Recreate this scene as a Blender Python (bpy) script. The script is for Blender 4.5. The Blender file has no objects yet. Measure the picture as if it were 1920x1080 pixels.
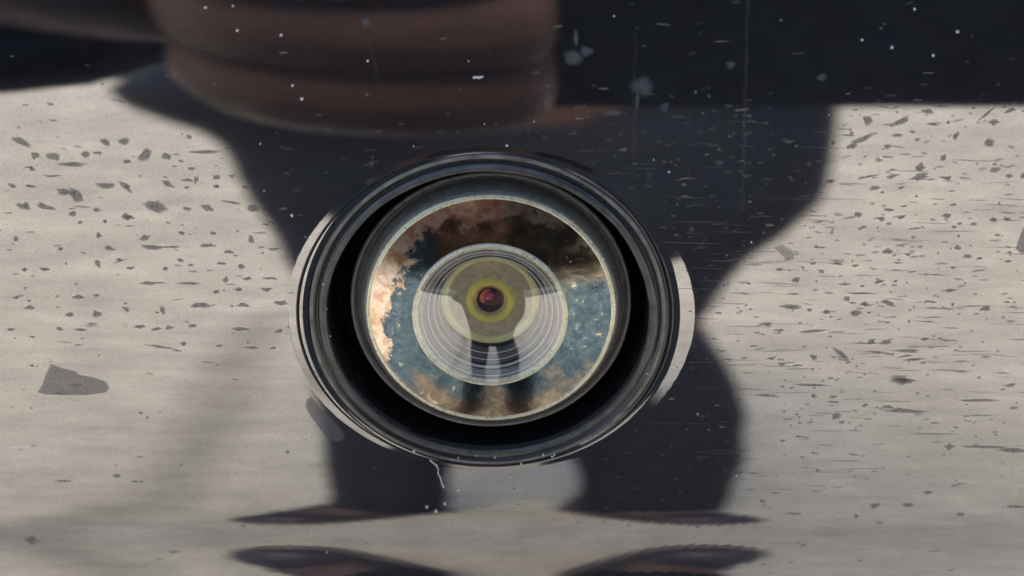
import bpy, bmesh, math, random
import numpy as np
from mathutils import Vector, Matrix, noise as mnoise

R = math.radians
scene = bpy.context.scene
COL = scene.collection
rng = random.Random(7)

# ------------------------------------------------------------------ camera, sky, sun, exposure
U = 0.067 / 1920.0            # metres on the panel per photo pixel
D = 0.100                     # lens of the phone to the panel
H = 0.95                      # height of the reversing camera over the ground
V_HOLE = 41.0                 # the phone looks down on it at this angle
CAM_X = 45 * U
cam_pos = Vector((CAM_X, -D * math.cos(R(V_HOLE)), H + D * math.sin(R(V_HOLE))))
cd = bpy.data.cameras.new('camera'); cam = bpy.data.objects.new('camera', cd); COL.objects.link(cam)
cd.sensor_width = 36; cd.lens = 36 * D / 0.067
cd.clip_start = 0.0005; cd.clip_end = 500
cam.location = cam_pos
LOOK = V_HOLE - math.degrees(43 / 2866)
cam.rotation_euler = (R(90 - LOOK), 0, 0)
cd.dof.use_dof = True; cd.dof.focus_distance = D; cd.dof.aperture_fstop = 36
scene.camera = cam
CM = Matrix.Translation(cam_pos) @ Matrix.Rotation(R(90 - LOOK), 4, 'X')

SUN_EL, SUN_AZ = 42.0, 352.0     # azimuth clockwise from +Y
w = bpy.data.worlds.new('World'); scene.world = w; w.use_nodes = True
nt = w.node_tree
sky = nt.nodes.new('ShaderNodeTexSky'); sky.sky_type = 'NISHITA'; sky.sun_disc = False
sky.sun_elevation = R(SUN_EL); sky.sun_rotation = R(SUN_AZ); sky.air_density = 1.0; sky.dust_density = 4.5; sky.ozone_density = 0.8
bgn = nt.nodes['Background']; bgn.inputs['Strength'].default_value = 0.15
nt.links.new(sky.outputs[0], bgn.inputs['Color'])
sl = bpy.data.lights.new('sun', 'SUN'); sl.energy = 1.5; sl.angle = R(30); sl.color = (1.0, 0.95, 0.88)
sun = bpy.data.objects.new('sun', sl); COL.objects.link(sun)
sd = Vector((math.sin(R(SUN_AZ)) * math.cos(R(SUN_EL)), math.cos(R(SUN_AZ)) * math.cos(R(SUN_EL)), math.sin(R(SUN_EL))))
sun.rotation_euler = sd.to_track_quat('Z', 'Y').to_euler()
sun.location = (0, -2, 4)
vs = scene.view_settings
vs.view_transform = 'Standard'; vs.look = 'None'; vs.gamma = 1; vs.use_curve_mapping = False
vs.exposure = 1.18
scene.cycles.max_bounces = 14; scene.cycles.glossy_bounces = 8; scene.cycles.transparent_max_bounces = 24
scene.cycles.use_denoising = True

# ------------------------------------------------------------------ helpers
def tag(o, label=None, cat=None, group=None, kind=None):
    if label: o['label'] = label
    if cat: o['category'] = cat
    if group: o['group'] = group
    if kind: o['kind'] = kind
    return o

def empty(name, loc, parent=None):
    o = bpy.data.objects.new(name, None); COL.objects.link(o); o.location = loc; o.empty_display_size = 0.01
    if parent: o.parent = parent
    return o

def mesh(name, verts, faces, mat, parent=None, smooth=True):
    me = bpy.data.meshes.new(name); me.from_pydata([tuple(v) for v in verts], [], faces)
    if mat: me.materials.append(mat)
    if smooth: me.polygons.foreach_set('use_smooth', [True] * len(me.polygons))
    me.update()
    o = bpy.data.objects.new(name, me); COL.objects.link(o)
    if parent: o.parent = parent
    return o

def from_bm(name, bm, mat, parent=None, smooth=True):
    me = bpy.data.meshes.new(name); bm.to_mesh(me); bm.free()
    me.materials.append(mat)
    if smooth: me.polygons.foreach_set('use_smooth', [True] * len(me.polygons))
    o = bpy.data.objects.new(name, me); COL.objects.link(o)
    if parent: o.parent = parent
    return o

class NB:
    """small node builder"""
    def __init__(s, name):
        s.m = bpy.data.materials.new(name); s.m.use_nodes = True; s.t = s.m.node_tree
        s.b = s.t.nodes['Principled BSDF']; s.out = s.t.nodes['Material Output']
    def n(s, typ, **kw):
        nd = s.t.nodes.new(typ)
        for k, v in kw.items():
            if k.startswith('i_'):
                nd.inputs[k[2:].replace('_', ' ')].default_value = v
            else: setattr(nd, k, v)
        return nd
    def l(s, a, b): s.t.links.new(a, b)
    def obj(s): return s.n('ShaderNodeTexCoord').outputs['Object']
    def noise(s, scale, detail=4, rough=0.55, vec=None, dist=0.0, dim='3D'):
        nd = s.n('ShaderNodeTexNoise'); nd.inputs['Scale'].default_value = scale; nd.inputs['Detail'].default_value = detail
        nd.inputs['Roughness'].default_value = rough; nd.inputs['Distortion'].default_value = dist
        s.l(vec if vec is not None else s.obj(), nd.inputs['Vector']); return nd.outputs['Fac']
    def ramp(s, fac, stops, interp='LINEAR'):
        nd = s.n('ShaderNodeValToRGB'); cr = nd.color_ramp; cr.interpolation = interp
        while len(cr.elements) < len(stops): cr.elements.new(0.5)
        for e, (p, c) in zip(cr.elements, stops):
            e.position = p; e.color = (c[0], c[1], c[2], 1) if hasattr(c, '__len__') else (c, c, c, 1)
        s.l(fac, nd.inputs[0]); return nd.outputs['Color']
    def mth(s, op, a, b=None, c=None, clamp=False):
        nd = s.n('ShaderNodeMath', operation=op); nd.use_clamp = clamp
        for i, v in enumerate((a, b, c)):
            if v is None: continue
            if hasattr(v, 'is_output'): s.l(v, nd.inputs[i])
            else: nd.inputs[i].default_value = v
        return nd.outputs[0]
    def mix(s, fac, a, b, blend='MIX'):
        nd = s.n('ShaderNodeMix', data_type='RGBA', blend_type=blend)
        for i, v in ((0, fac), (6, a), (7, b)):
            if hasattr(v, 'is_output'): s.l(v, nd.inputs[i])
            elif i == 0: nd.inputs[i].default_value = v
            else: nd.inputs[i].default_value = (v[0], v[1], v[2], 1)
        return nd.outputs[2]
    def scaled(s, sc, rot=(0, 0, 0)):
        nd = s.n('ShaderNodeMapping'); nd.inputs['Scale'].default_value = sc; nd.inputs['Rotation'].default_value = rot
        s.l(s.obj(), nd.inputs['Vector']); return nd.outputs[0]
    def bump(s, h, strength, dist):
        nd = s.n('ShaderNodeBump'); nd.inputs['Strength'].default_value = strength; nd.inputs['Distance'].default_value = dist
        s.l(h, nd.inputs['Height']); s.l(nd.outputs[0], s.b.inputs['Normal']); return nd.outputs[0]
    def set(s, **kw):
        for k, v in kw.items():
            inp = s.b.inputs[k.replace('_', ' ')]
            if hasattr(v, 'is_output'): s.l(v, inp)
            elif hasattr(v, '__len__'): inp.default_value = (v[0], v[1], v[2], 1)
            else: inp.default_value = v

# ------------------------------------------------------------------ materials
def mat_panel():
    b = NB('dark_gloss_metal')
    st = b.noise(1, 5, 0.6, b.scaled((160, 160, 1500)))
    gr = b.noise(13000, 2, 0.8)
    blot = b.noise(70, 4, 0.6, b.scaled((0.6, 1, 1.6)))
    f = b.mth('ADD', b.mth('MULTIPLY', st, 0.45), b.mth('ADD', b.mth('MULTIPLY', b.mth('SUBTRACT', gr, .39), 2.6), b.mth('MULTIPLY', blot, 0.3)))
    col = b.ramp(f, [(0.35, (0.40, 0.40, 0.41)), (0.60, (0.54, 0.54, 0.545)), (0.85, (0.66, 0.66, 0.67))])
    b.set(Base_Color=col, Metallic=1.0, Roughness=0.03)
    # a thin film of road dust in the coat
    dif = b.n('ShaderNodeBsdfDiffuse'); dif.inputs['Color'].default_value = (0.036, 0.042, 0.058, 1)
    dm = b.noise(1, 6, 0.65, b.scaled((220, 220, 900)))
    fac = b.ramp(b.mth('ADD', b.mth('MULTIPLY', dm, 0.45), b.mth('MULTIPLY', gr, 0.55)), [(0.35, 0.05), (0.65, 0.40)])
    mx = b.n('ShaderNodeMixShader'); b.l(fac, mx.inputs[0]); b.l(b.b.outputs[0], mx.inputs[1]); b.l(dif.outputs[0], mx.inputs[2])
    b.l(mx.outputs[0], b.out.inputs['Surface'])
    return b.m

def mat_plain(name, col, rough=0.5, metal=0.0, nscale=300, var=0.25, bump=0.0, bdist=0.0001, coat=0.0, spec=0.5):
    b = NB(name)
    n1 = b.noise(nscale, 5, 0.6)
    lo = tuple(c * (1 - var) for c in col); hi = tuple(min(1, c * (1 + var)) for c in col)
    b.set(Base_Color=b.ramp(n1, [(0.3, lo), (0.7, hi)]), Metallic=metal)
    b.set(Roughness=b.ramp(b.noise(nscale * 2.3, 3), [(0.3, max(0, rough * 0.75)), (0.7, min(1, rough * 1.25))]))
    b.b.inputs['Coat Weight'].default_value = coat
    b.b.inputs['Specular IOR Level'].default_value = spec
    if bump: b.bump(b.noise(nscale * 3, 4), bump, bdist)
    return b.m

def mat_film(name, col, alpha, rough=0.9):
    """dried residue: diffuse film that lets the surface under it through, thinner towards its edge"""
    b = NB(name)
    at = b.n('ShaderNodeAttribute', attribute_name='film')
    tr = b.n('ShaderNodeBsdfTransparent'); df = b.n('ShaderNodeBsdfDiffuse'); df.inputs['Color'].default_value = (*col, 1)
    nz = b.ramp(b.noise(5000, 3, 0.6), [(0.3, 0.7), (0.65, 1.0)])
    f = b.mth('MULTIPLY', b.mth('MULTIPLY', at.outputs['Fac'], nz), alpha, clamp=True)
    mx = b.n('ShaderNodeMixShader'); b.l(f, mx.inputs[0]); b.l(tr.outputs[0], mx.inputs[1]); b.l(df.outputs[0], mx.inputs[2])
    b.l(mx.outputs[0], b.out.inputs['Surface'])
    return b.m

def mat_glass(name, ior, tint=(1, 1, 1), refl=(1, 1, 1), smudge=0.0):
    """thin coated glass: Fresnel mirror over a clear shell"""
    b = NB(name)
    fr = b.n('ShaderNodeFresnel'); fr.inputs['IOR'].default_value = ior
    bf = b.n('ShaderNodeNewGeometry').outputs['Backfacing']      # the shell is thin: the same mirror from both sides
    b.l(b.mth('ADD', ior, b.mth('MULTIPLY', bf, 1 / ior - ior)), fr.inputs['IOR'])
    tr = b.n('ShaderNodeBsdfTransparent'); tr.inputs['Color'].default_value = (*tint, 1)
    gl = b.n('ShaderNodeBsdfGlossy'); gl.inputs['Color'].default_value = (*refl, 1); gl.inputs['Roughness'].default_value = 0.015
    mx = b.n('ShaderNodeMixShader'); b.l(fr.outputs[0], mx.inputs[0]); b.l(tr.outputs[0], mx.inputs[1]); b.l(gl.outputs[0], mx.inputs[2])
    last = mx.outputs[0]
    if smudge:
        df = b.n('ShaderNodeBsdfDiffuse'); df.inputs['Color'].default_value = (0.7, 0.72, 0.75, 1)
        m2 = b.n('ShaderNodeMixShader'); f = b.ramp(b.noise(900, 6, 0.7), [(0.45, 0.0), (0.75, smudge)])
        b.l(f, m2.inputs[0]); b.l(last, m2.inputs[1]); b.l(df.outputs[0], m2.inputs[2]); last = m2.outputs[0]
    b.l(last, b.out.inputs['Surface'])
    return b.m

def mat_patina():
    b = NB('oxidised_plate')
    tc = b.n('ShaderNodeTexCoord'); sep = b.n('ShaderNodeSeparateXYZ'); b.l(tc.outputs['Object'], sep.inputs[0])
    X, Y = sep.outputs['X'], sep.outputs['Y']
    r = b.mth('DIVIDE', b.mth('SQRT', b.mth('ADD', b.mth('MULTIPLY', X, X), b.mth('MULTIPLY', Y, Y))), 233 * U)
    big = b.noise(330, 3, 0.55, dist=0.6); mid = b.noise(900, 7, 0.68, dist=0.8); fine = b.noise(1500, 8, 0.72, dist=1.0)
    # orange and cream scale creeping in from the rim, most at the upper left
    left = b.mth('MULTIPLY', b.mth('SUBTRACT', b.mth('MULTIPLY', Y, 0.9), X), 1 / (233 * U) * 0.16)
    edge = b.mth('ADD', b.mth('ADD', r, left), b.mth('ADD', b.mth('MULTIPLY', b.mth('SUBTRACT', mid, 0.5), 0.50), b.mth('MULTIPLY', b.mth('SUBTRACT', big, 0.5), 0.55)))
    blue = b.ramp(fine, [(0.34, (0.035, 0.075, 0.115)), (0.52, (0.085, 0.15, 0.20)), (0.64, (0.17, 0.25, 0.28)), (0.76, (0.60, 0.68, 0.66))])
    brown = b.ramp(mid, [(0.3, (0.20, 0.15, 0.11)), (0.5, (0.36, 0.28, 0.19)), (0.7, (0.68, 0.55, 0.36))])
    orange = b.ramp(b.noise(700, 6, 0.62, dist=0.3), [(0.30, (0.46, 0.27, 0.18)), (0.42, (0.80, 0.54, 0.37)), (0.52, (0.98, 0.86, 0.72)), (0.62, (0.72, 0.45, 0.33)), (0.74, (0.92, 0.82, 0.76))])
    yn = b.mth('MULTIPLY', Y, 1 / (233 * U)); xn = b.mth('MULTIPLY', X, 1 / (233 * U))
    dn_ = b.mth('SUBTRACT', 0.0, yn)
    upb = b.mth('SUBTRACT', b.mth('MINIMUM', b.mth('MULTIPLY', b.mth('SUBTRACT', yn, 0.20), 2.2), b.mth('MULTIPLY', b.mth('ADD', xn, 0.46), 3.2)), -0.55)
    low = b.mth('ADD', b.mth('MAXIMUM', dn_, upb), b.mth('MULTIPLY', b.mth('SUBTRACT', big, 0.5), 1.3))
    c1 = b.mix(b.ramp(low, [(0.52, 0.0), (0.78, 0.9)]), blue, brown)
    c2 = b.mix(b.ramp(edge, [(0.95, 0.0), (1.0, 1.0)]), c1, orange)
    spot = b.ramp(b.noise(1500, 3, 0.5, dist=0.3), [(0.66, 0.0), (0.72, 0.7)])
    c3 = b.mix(spot, c2, (0.86, 0.78, 0.55))
    b.set(Base_Color=c3, Metallic=0.96, Roughness=b.ramp(edge, [(0.85, 0.09), (1.0, 0.20)]))
    b.b.inputs['Coat Weight'].default_value = 0.6; b.b.inputs['Coat IOR'].default_value = 1.6; b.b.inputs['Coat Roughness'].default_value = 0.02
    nd = b.n('ShaderNodeBump'); nd.inputs['Strength'].default_value = 0.25; nd.inputs['Distance'].default_value = 0.00003
    b.l(mid, nd.inputs['Height']); b.l(nd.outputs[0], b.b.inputs['Normal'])
    return b.m

def mat_ground():
    b = NB('pale_concrete')
    big = b.noise(1.2, 5, 0.6); mid = b.noise(9, 6, 0.65); fine = b.noise(260, 4, 0.7)
    f = b.mth('ADD', b.mth('MULTIPLY', big, 0.5), b.mth('ADD', b.mth('MULTIPLY', mid, 0.3), b.mth('MULTIPLY', fine, 0.2)))
    col = b.ramp(f, [(0.3, (0.40, 0.365, 0.29)), (0.5, (0.505, 0.462, 0.372)), (0.7, (0.60, 0.55, 0.45))])
    b.set(Base_Color=col, Roughness=0.9); b.bump(fine, 0.5, 0.004)
    return b.m

M = {}
M['panel'] = mat_panel()
M['trim'] = mat_plain('black_trim_plastic', (0.045, 0.045, 0.046), 0.20, nscale=1500, bump=0.25, bdist=0.00004, coat=0.35)
M['flange'] = mat_plain('gloss_black_flange', (0.016, 0.018, 0.024), 0.10, nscale=1500, coat=0.6)
M['edgeglint'] = mat_plain('white_edge_and_glint', (0.95, 0.96, 0.97), 0.2, nscale=900, var=0.03, coat=1.0)  # white element edge, also colours the painted reflection rings and glint bead
M['greyseat'] = mat_plain('grey_seat', (0.30, 0.29, 0.27), 0.3, nscale=1200, var=0.3, coat=0.5)
M['worn'] = mat_plain('worn_plastic_edge', (0.20, 0.19, 0.165), 0.40, nscale=700, var=0.55, coat=0.4)
M['lip'] = mat_plain('dusty_black_lip', (0.085, 0.083, 0.08), 0.35, nscale=900, var=0.5, bump=0.4, bdist=0.00005, coat=0.3)
M['paint'] = mat_plain('dark_car_paint', (0.02, 0.021, 0.024), 0.25, nscale=40, coat=1.0)
M['rubber'] = mat_plain('matt_black_rubber', (0.006, 0.006, 0.007), 0.7, nscale=900, spec=0.2)
M['bezel'] = mat_plain('satin_black_bezel', (0.20, 0.193, 0.18), 0.40, nscale=1500, bump=0.2, bdist=0.00003, coat=0.5)
M['cream'] = mat_plain('worn_cream_metal', (0.95, 0.87, 0.62), 0.30, metal=0.45, nscale=900, var=0.2, bump=0.2, bdist=0.00003)
M['patina'] = mat_patina()
M['cover'] = mat_glass('coated_front_glass', 3.1, (1, 1, 1), (0.93, 0.96, 1.0), 0.03)
M['element'] = mat_glass('inner_glass', 1.5, (0.97, 0.97, 0.95), (0.85, 0.92, 1.0))
M['pinkglass'] = mat_glass('magenta_coated_glass', 1.4, (0.95, 0.75, 0.85), (1.0, 0.25, 0.5))
M['yellow'] = mat_plain('yellow_coated_ring', (1.0, 0.83, 0.20), 0.4, metal=0.25, nscale=1500, var=0.12)
M['paleyellow'] = mat_plain('pale_yellow_ring', (1.0, 0.92, 0.46), 0.4, metal=0.25, nscale=1500, var=0.12)
M['tan'] = mat_plain('tan_lens_seat', (0.58, 0.49, 0.33), 0.5, nscale=2500, var=0.25)
M['darkbrown'] = mat_plain('dark_brown_spacer', (0.09, 0.072, 0.06), 0.3, nscale=1500, coat=0.3)
M['copper'] = mat_plain('copper_barrel_edge', (0.62, 0.40, 0.20), 0.35, metal=0.6, nscale=2500)
M['black'] = mat_plain('barrel_black', (0.012, 0.010, 0.012), 0.4, nscale=2500)
M['orange'] = mat_plain('orange_highlight', (0.75, 0.32, 0.08), 0.35, metal=0.4, nscale=2500)
M['magenta'] = mat_plain('magenta_highlight', (1.0, 0.09, 0.42), 0.25, metal=0.1, nscale=4500, var=0.5, coat=1.0)
M['ground'] = mat_ground()
M['navy'] = mat_plain('navy_jacket_cloth', (0.012, 0.0145, 0.022), 0.85, nscale=120, bump=0.3, bdist=0.002, spec=0.2)
M['trouser'] = mat_plain('dark_trouser_cloth', (0.012, 0.014, 0.019), 0.9, nscale=120, bump=0.3, bdist=0.002, spec=0.2)
M['skin'] = mat_plain('skin', (0.095, 0.054, 0.042), 0.55, nscale=60, var=0.12)
M['hair'] = mat_plain('dark_hair', (0.02, 0.015, 0.012), 0.6, nscale=200)
M['shoe'] = mat_plain('black_shoe', (0.03, 0.025, 0.03), 0.5, nscale=80)
M['shoered'] = mat_plain('dark_red_shoe_panel', (0.050, 0.030, 0.026), 0.6, nscale=80)
M['sole'] = mat_plain('grey_sole', (0.12, 0.11, 0.11), 0.7, nscale=80)
M['phone'] = mat_plain('dark_phone_case', (0.022, 0.026, 0.036), 0.45, nscale=200)
M['lensring'] = mat_plain('phone_lens_ring', (0.02, 0.02, 0.022), 0.25, metal=0.5)
M['film'] = mat_film('dried_water_residue', (0.27, 0.255, 0.24), 0.62)
M['filmthin'] = mat_film('thin_dust_streak', (0.20, 0.20, 0.20), 0.34)
M['filmgrey'] = mat_film('grey_dried_splash', (0.20, 0.21, 0.225), 0.5)
M['dust'] = mat_plain('white_dust', (0.80, 0.80, 0.78), 0.8, nscale=4000, var=0.05)
M['darkband'] = mat_film('dark_ground_band', (0.13, 0.12, 0.105), 0.26)

# ------------------------------------------------------------------ the shape of the panel
# normal elevation (degrees) of the pressed sheet, against height measured in photo pixels above the lens
ys  = np.array([-2500, -600, -200,   0,  200,  380,  580,  780,  900,  955, 975, 992, 1005, 1018, 1030, 1040, 1060, 1085, 1120, 1200, 1400, 1700, 3300], float)
al  = np.array([   28,   24,   20,  18.0, 15.6, 14.4, 12.4, 8.8, 6.7, 6.0, 4.6, 2.8, 1.2, 0.6, 1.2, 2.2, 3.3, 4.8, 7.0, 10, 12, 8, 0], float)
def smooth_alpha():
    yy = np.arange(-2500, 3301, 5.0); a = np.interp(yy, ys, al)
    k = np.exp(-0.5 * (np.arange(-12, 13) / 2.6) ** 2); k /= k.sum()
    ap = np.pad(a, 12, mode='edge'); a = np.convolve(ap, k, mode='valid')
    return yy, a
YY, AA = smooth_alpha()
v_of = LOOK + np.degrees(np.arctan((YY - 540) / 2866.0))
ct = np.cos(np.radians(np.clip(v_of - AA, -60, 60)))
ds = 5.0 * U / ct
S = np.concatenate([[0], np.cumsum((ds[1:] + ds[:-1]) / 2)])     # arc length going down
S = S - np.interp(583, YY, S)
ar = np.radians(AA)
dS = np.diff(S, prepend=S[0])
Zc = -np.cumsum(np.cos(ar) * dS); Yc = -np.cumsum(np.sin(ar) * dS)
Zc -= np.interp(583, YY, Zc); Yc -= np.interp(583, YY, Yc)
def base_pt(x, s):
    """x across, s down the sheet -> (point, unit normal)"""
    y = np.interp(s, S, Yc); z = np.interp(s, S, Zc); a = np.interp(s, S, ar)
    return np.stack([x, y, z + H], -1), np.stack([0 * x, -np.cos(a), np.sin(a)], -1)
S0 = 22 * U      # the opening sits a little lower than the lens
FX = 6 * U      # the raised collar sits a touch right of the hole
def collar_h(x, s):
    r = np.sqrt((x - FX) ** 2 + (s - S0) ** 2) / U
    cc = ((x - FX) / U) ** 2 / (r * r + 1e-9)
    k = 0.28 + 0.72 * cc ** 0.8; r = np.where(r > 338, 338 + (r - 338) / k, r)     # the collar's skirt is wide at the sides only
    return np.interp(-r, -RC, HC) * U * (0.65 + 0.35 * cc)
RC = np.arange(420.0, 320.0, -0.5)                     # radius, inwards
_sl = np.interp(-RC, [-382, -379, -356, -352, -345, -341, -330], [0, math.tan(R(2.2)), math.tan(R(2.4)), -math.tan(R(3.0)), -math.tan(R(4.2)), -math.tan(R(8)), -math.tan(R(30))])
HC = np.cumsum(_sl) * 0.5
def surf(x, s):
    p, n = base_pt(x, s); return p + n * collar_h(x, s)[..., None]
def surf_n(x, s):
    e = 0.6 * U
    a = surf(x + e, s) - surf(x - e, s); b = surf(x, s + e) - surf(x, s - e)
    n = np.cross(b, a); n /= np.linalg.norm(n, axis=-1, keepdims=True)
    n *= np.where(n[..., 1:2] > 0, -1, 1); return n
def s_of_pix(px, py):
    """photo pixel -> (x, s) on the sheet, by marching the view ray"""
    v = R(LOOK) ; fw = np.array([0, math.cos(v), -math.sin(v)]); up = np.array([0, math.sin(v), math.cos(v)])
    d = fw + np.array([1, 0, 0]) * ((px - 960) / 2866.0) + up * ((540 - py) / 2866.0)
    c = np.array(cam_pos)
    lo, hi = 0.03, 0.25
    for _ in range(40):
        t = (lo + hi) / 2; p = c + d * t
        yb = np.interp(-(p[2] - H), -Zc, Yc)
        if p[1] < yb: lo = t
        else: hi = t
    p = c + d * t
    return p[0], float(np.interp(-(p[2] - H), -Zc, S))

tail = empty('tailgate_panel', (0, 0, 0))
tag(tail, 'dark glossy car panel speckled with dried dirt, mirroring the person in front of it', 'car panel')
R0 = 338 * U
NT, NR = 384, 330
th = np.linspace(0, 2 * math.pi, NT, endpoint=False)
W2, SU, SDn = 0.16, float(-np.interp(-1500, YY, S)), float(np.interp(2300, YY, S))
c, s_ = np.cos(th), np.sin(th)
Rb = np.minimum(W2 / np.maximum(abs(c), 1e-9), np.where(s_ > 0, SDn, SU) / np.maximum(abs(s_), 1e-9))
t = np.linspace(0, 1, NR) ** 1.9
rings = []
for k in range(NR):
    r = R0 + (Rb - R0) * t[k]
    rings.append(np.stack([r * c, r * s_ + S0 * (1 - t[k])], -1))
P = np.array(rings)                       # NR, NT, 2
pts = surf(P[..., 0], P[..., 1]); nrm = surf_n(P[..., 0], P[..., 1])
faces = [(k * NT + j, k * NT + (j + 1) % NT, (k + 1) * NT + (j + 1) % NT, (k + 1) * NT + j) for k in range(NR - 1) for j in range(NT)]
sheet = mesh('mirror_gloss_sheet', pts.reshape(-1, 3), faces, M['panel'], tail)
sheet.data.normals_split_custom_set_from_vertices([tuple(v) for v in nrm.reshape(-1, 3)])
# returned edge and back so that the sheet has thickness
loop = [tuple(pts[NR - 1, j]) for j in range(NT)]
back = [(x, y + 0.012, z) for x, y, z in loop]
cen = (0, 0.06, H)
mesh('folded_edge', loop + back + [cen], [(j, (j + 1) % NT, NT + (j + 1) % NT, NT + j) for j in range(NT)] + [(NT + j, NT + (j + 1) % NT, 2 * NT) for j in range(NT)], M['rubber'], tail)

bm = bmesh.new(); bmesh.ops.create_cube(bm, size=1); bmesh.ops.scale(bm, vec=(1.7, 1.4, 1.15), verts=bm.verts)
for v_ in bm.verts:
    if v_.co.z > 0: v_.co.y = v_.co.y * .8 + (.25 if v_.co.y < 0 else 0)
bmesh.ops.bevel(bm, geom=list(bm.edges), offset=.10, segments=6, affect='EDGES')
o = from_bm('car_body', bm, M['paint'], tail); o.location = (0, .81, .88)  # unseen rest of the car, added to darken the ground near it

bm = bmesh.new(); bmesh.ops.create_cube(bm, size=1); bmesh.ops.scale(bm, vec=(1.7, .34, .30), verts=bm.verts)
bmesh.ops.bevel(bm, geom=list(bm.edges), offset=.07, segments=6, affect='EDGES')
o = from_bm('bumper', bm, M['paint'], tail); o.location = (0, 0, .45)  # unseen bumper, added below the panel to deepen the shade on the ground

# ------------------------------------------------------------------ residue, specks, streaks on the sheet
class Film:
    def __init__(s): s.v, s.f, s.a = [], [], []
    def blob(s, x, sv, rx, rs, rot=0.0, n=20, jag=0.25, core=0.62, lift=0.00001, poly=None):
        seed = rng.random() * 100
        rows = []
        for q, (m, a) in enumerate(((0.0, 1), (core, 1.0), (1.0, 0.0))):
            for j in range(n if m else 1):
                if poly:
                    px_, ps_ = poly[j]; ux, us = px_ * m, ps_ * m
                else:
                    an = 2 * math.pi * j / n
                    k = 1 + jag * mnoise.noise((math.cos(an) * 1.1 + seed, math.sin(an) * 1.1, seed * .7)) * 2
                    ux, us = math.cos(an) * rx * k * m, math.sin(an) * rs * k * m
                co, si = math.cos(rot), math.sin(rot)
                rows.append((x + ux * co - us * si, sv + ux * si + us * co, a))
        b = len(s.v)
        A = np.array(rows); pp = surf(A[:, 0], A[:, 1]) + surf_n(A[:, 0], A[:, 1]) * lift
        s.v += [tuple(p) for p in pp]; s.a += [r_[2] for r_ in rows]
        for j in range(n):
            k = (j + 1) % n
            s.f.append((b, b + 1 + j, b + 1 + k)); s.f.append((b + 1 + j, b + 1 + n + j, b + 1 + n + k, b + 1 + k))
    def build(s, name, mat, parent, kind='stuff'):
        o = mesh(name, s.v, s.f, mat, parent)
        at = o.data.attributes.new('film', 'FLOAT', 'POINT'); at.data.foreach_set('value', s.a)
        if kind: o['kind'] = kind
        return o
def offhole(px, py): return ((px - 917) / 372.0) ** 2 + ((py - 585) / 325.0) ** 2 > 1.0
def put(F, px, py, wpx, hpx, rot=0.0, **k):
    x, sv = s_of_pix(px, py); F.blob(x, sv, wpx / 2 * U, hpx / 2 * U * 1.1, rot, **k)

specks, streaks, splash = Film(), Film(), Film()
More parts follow.
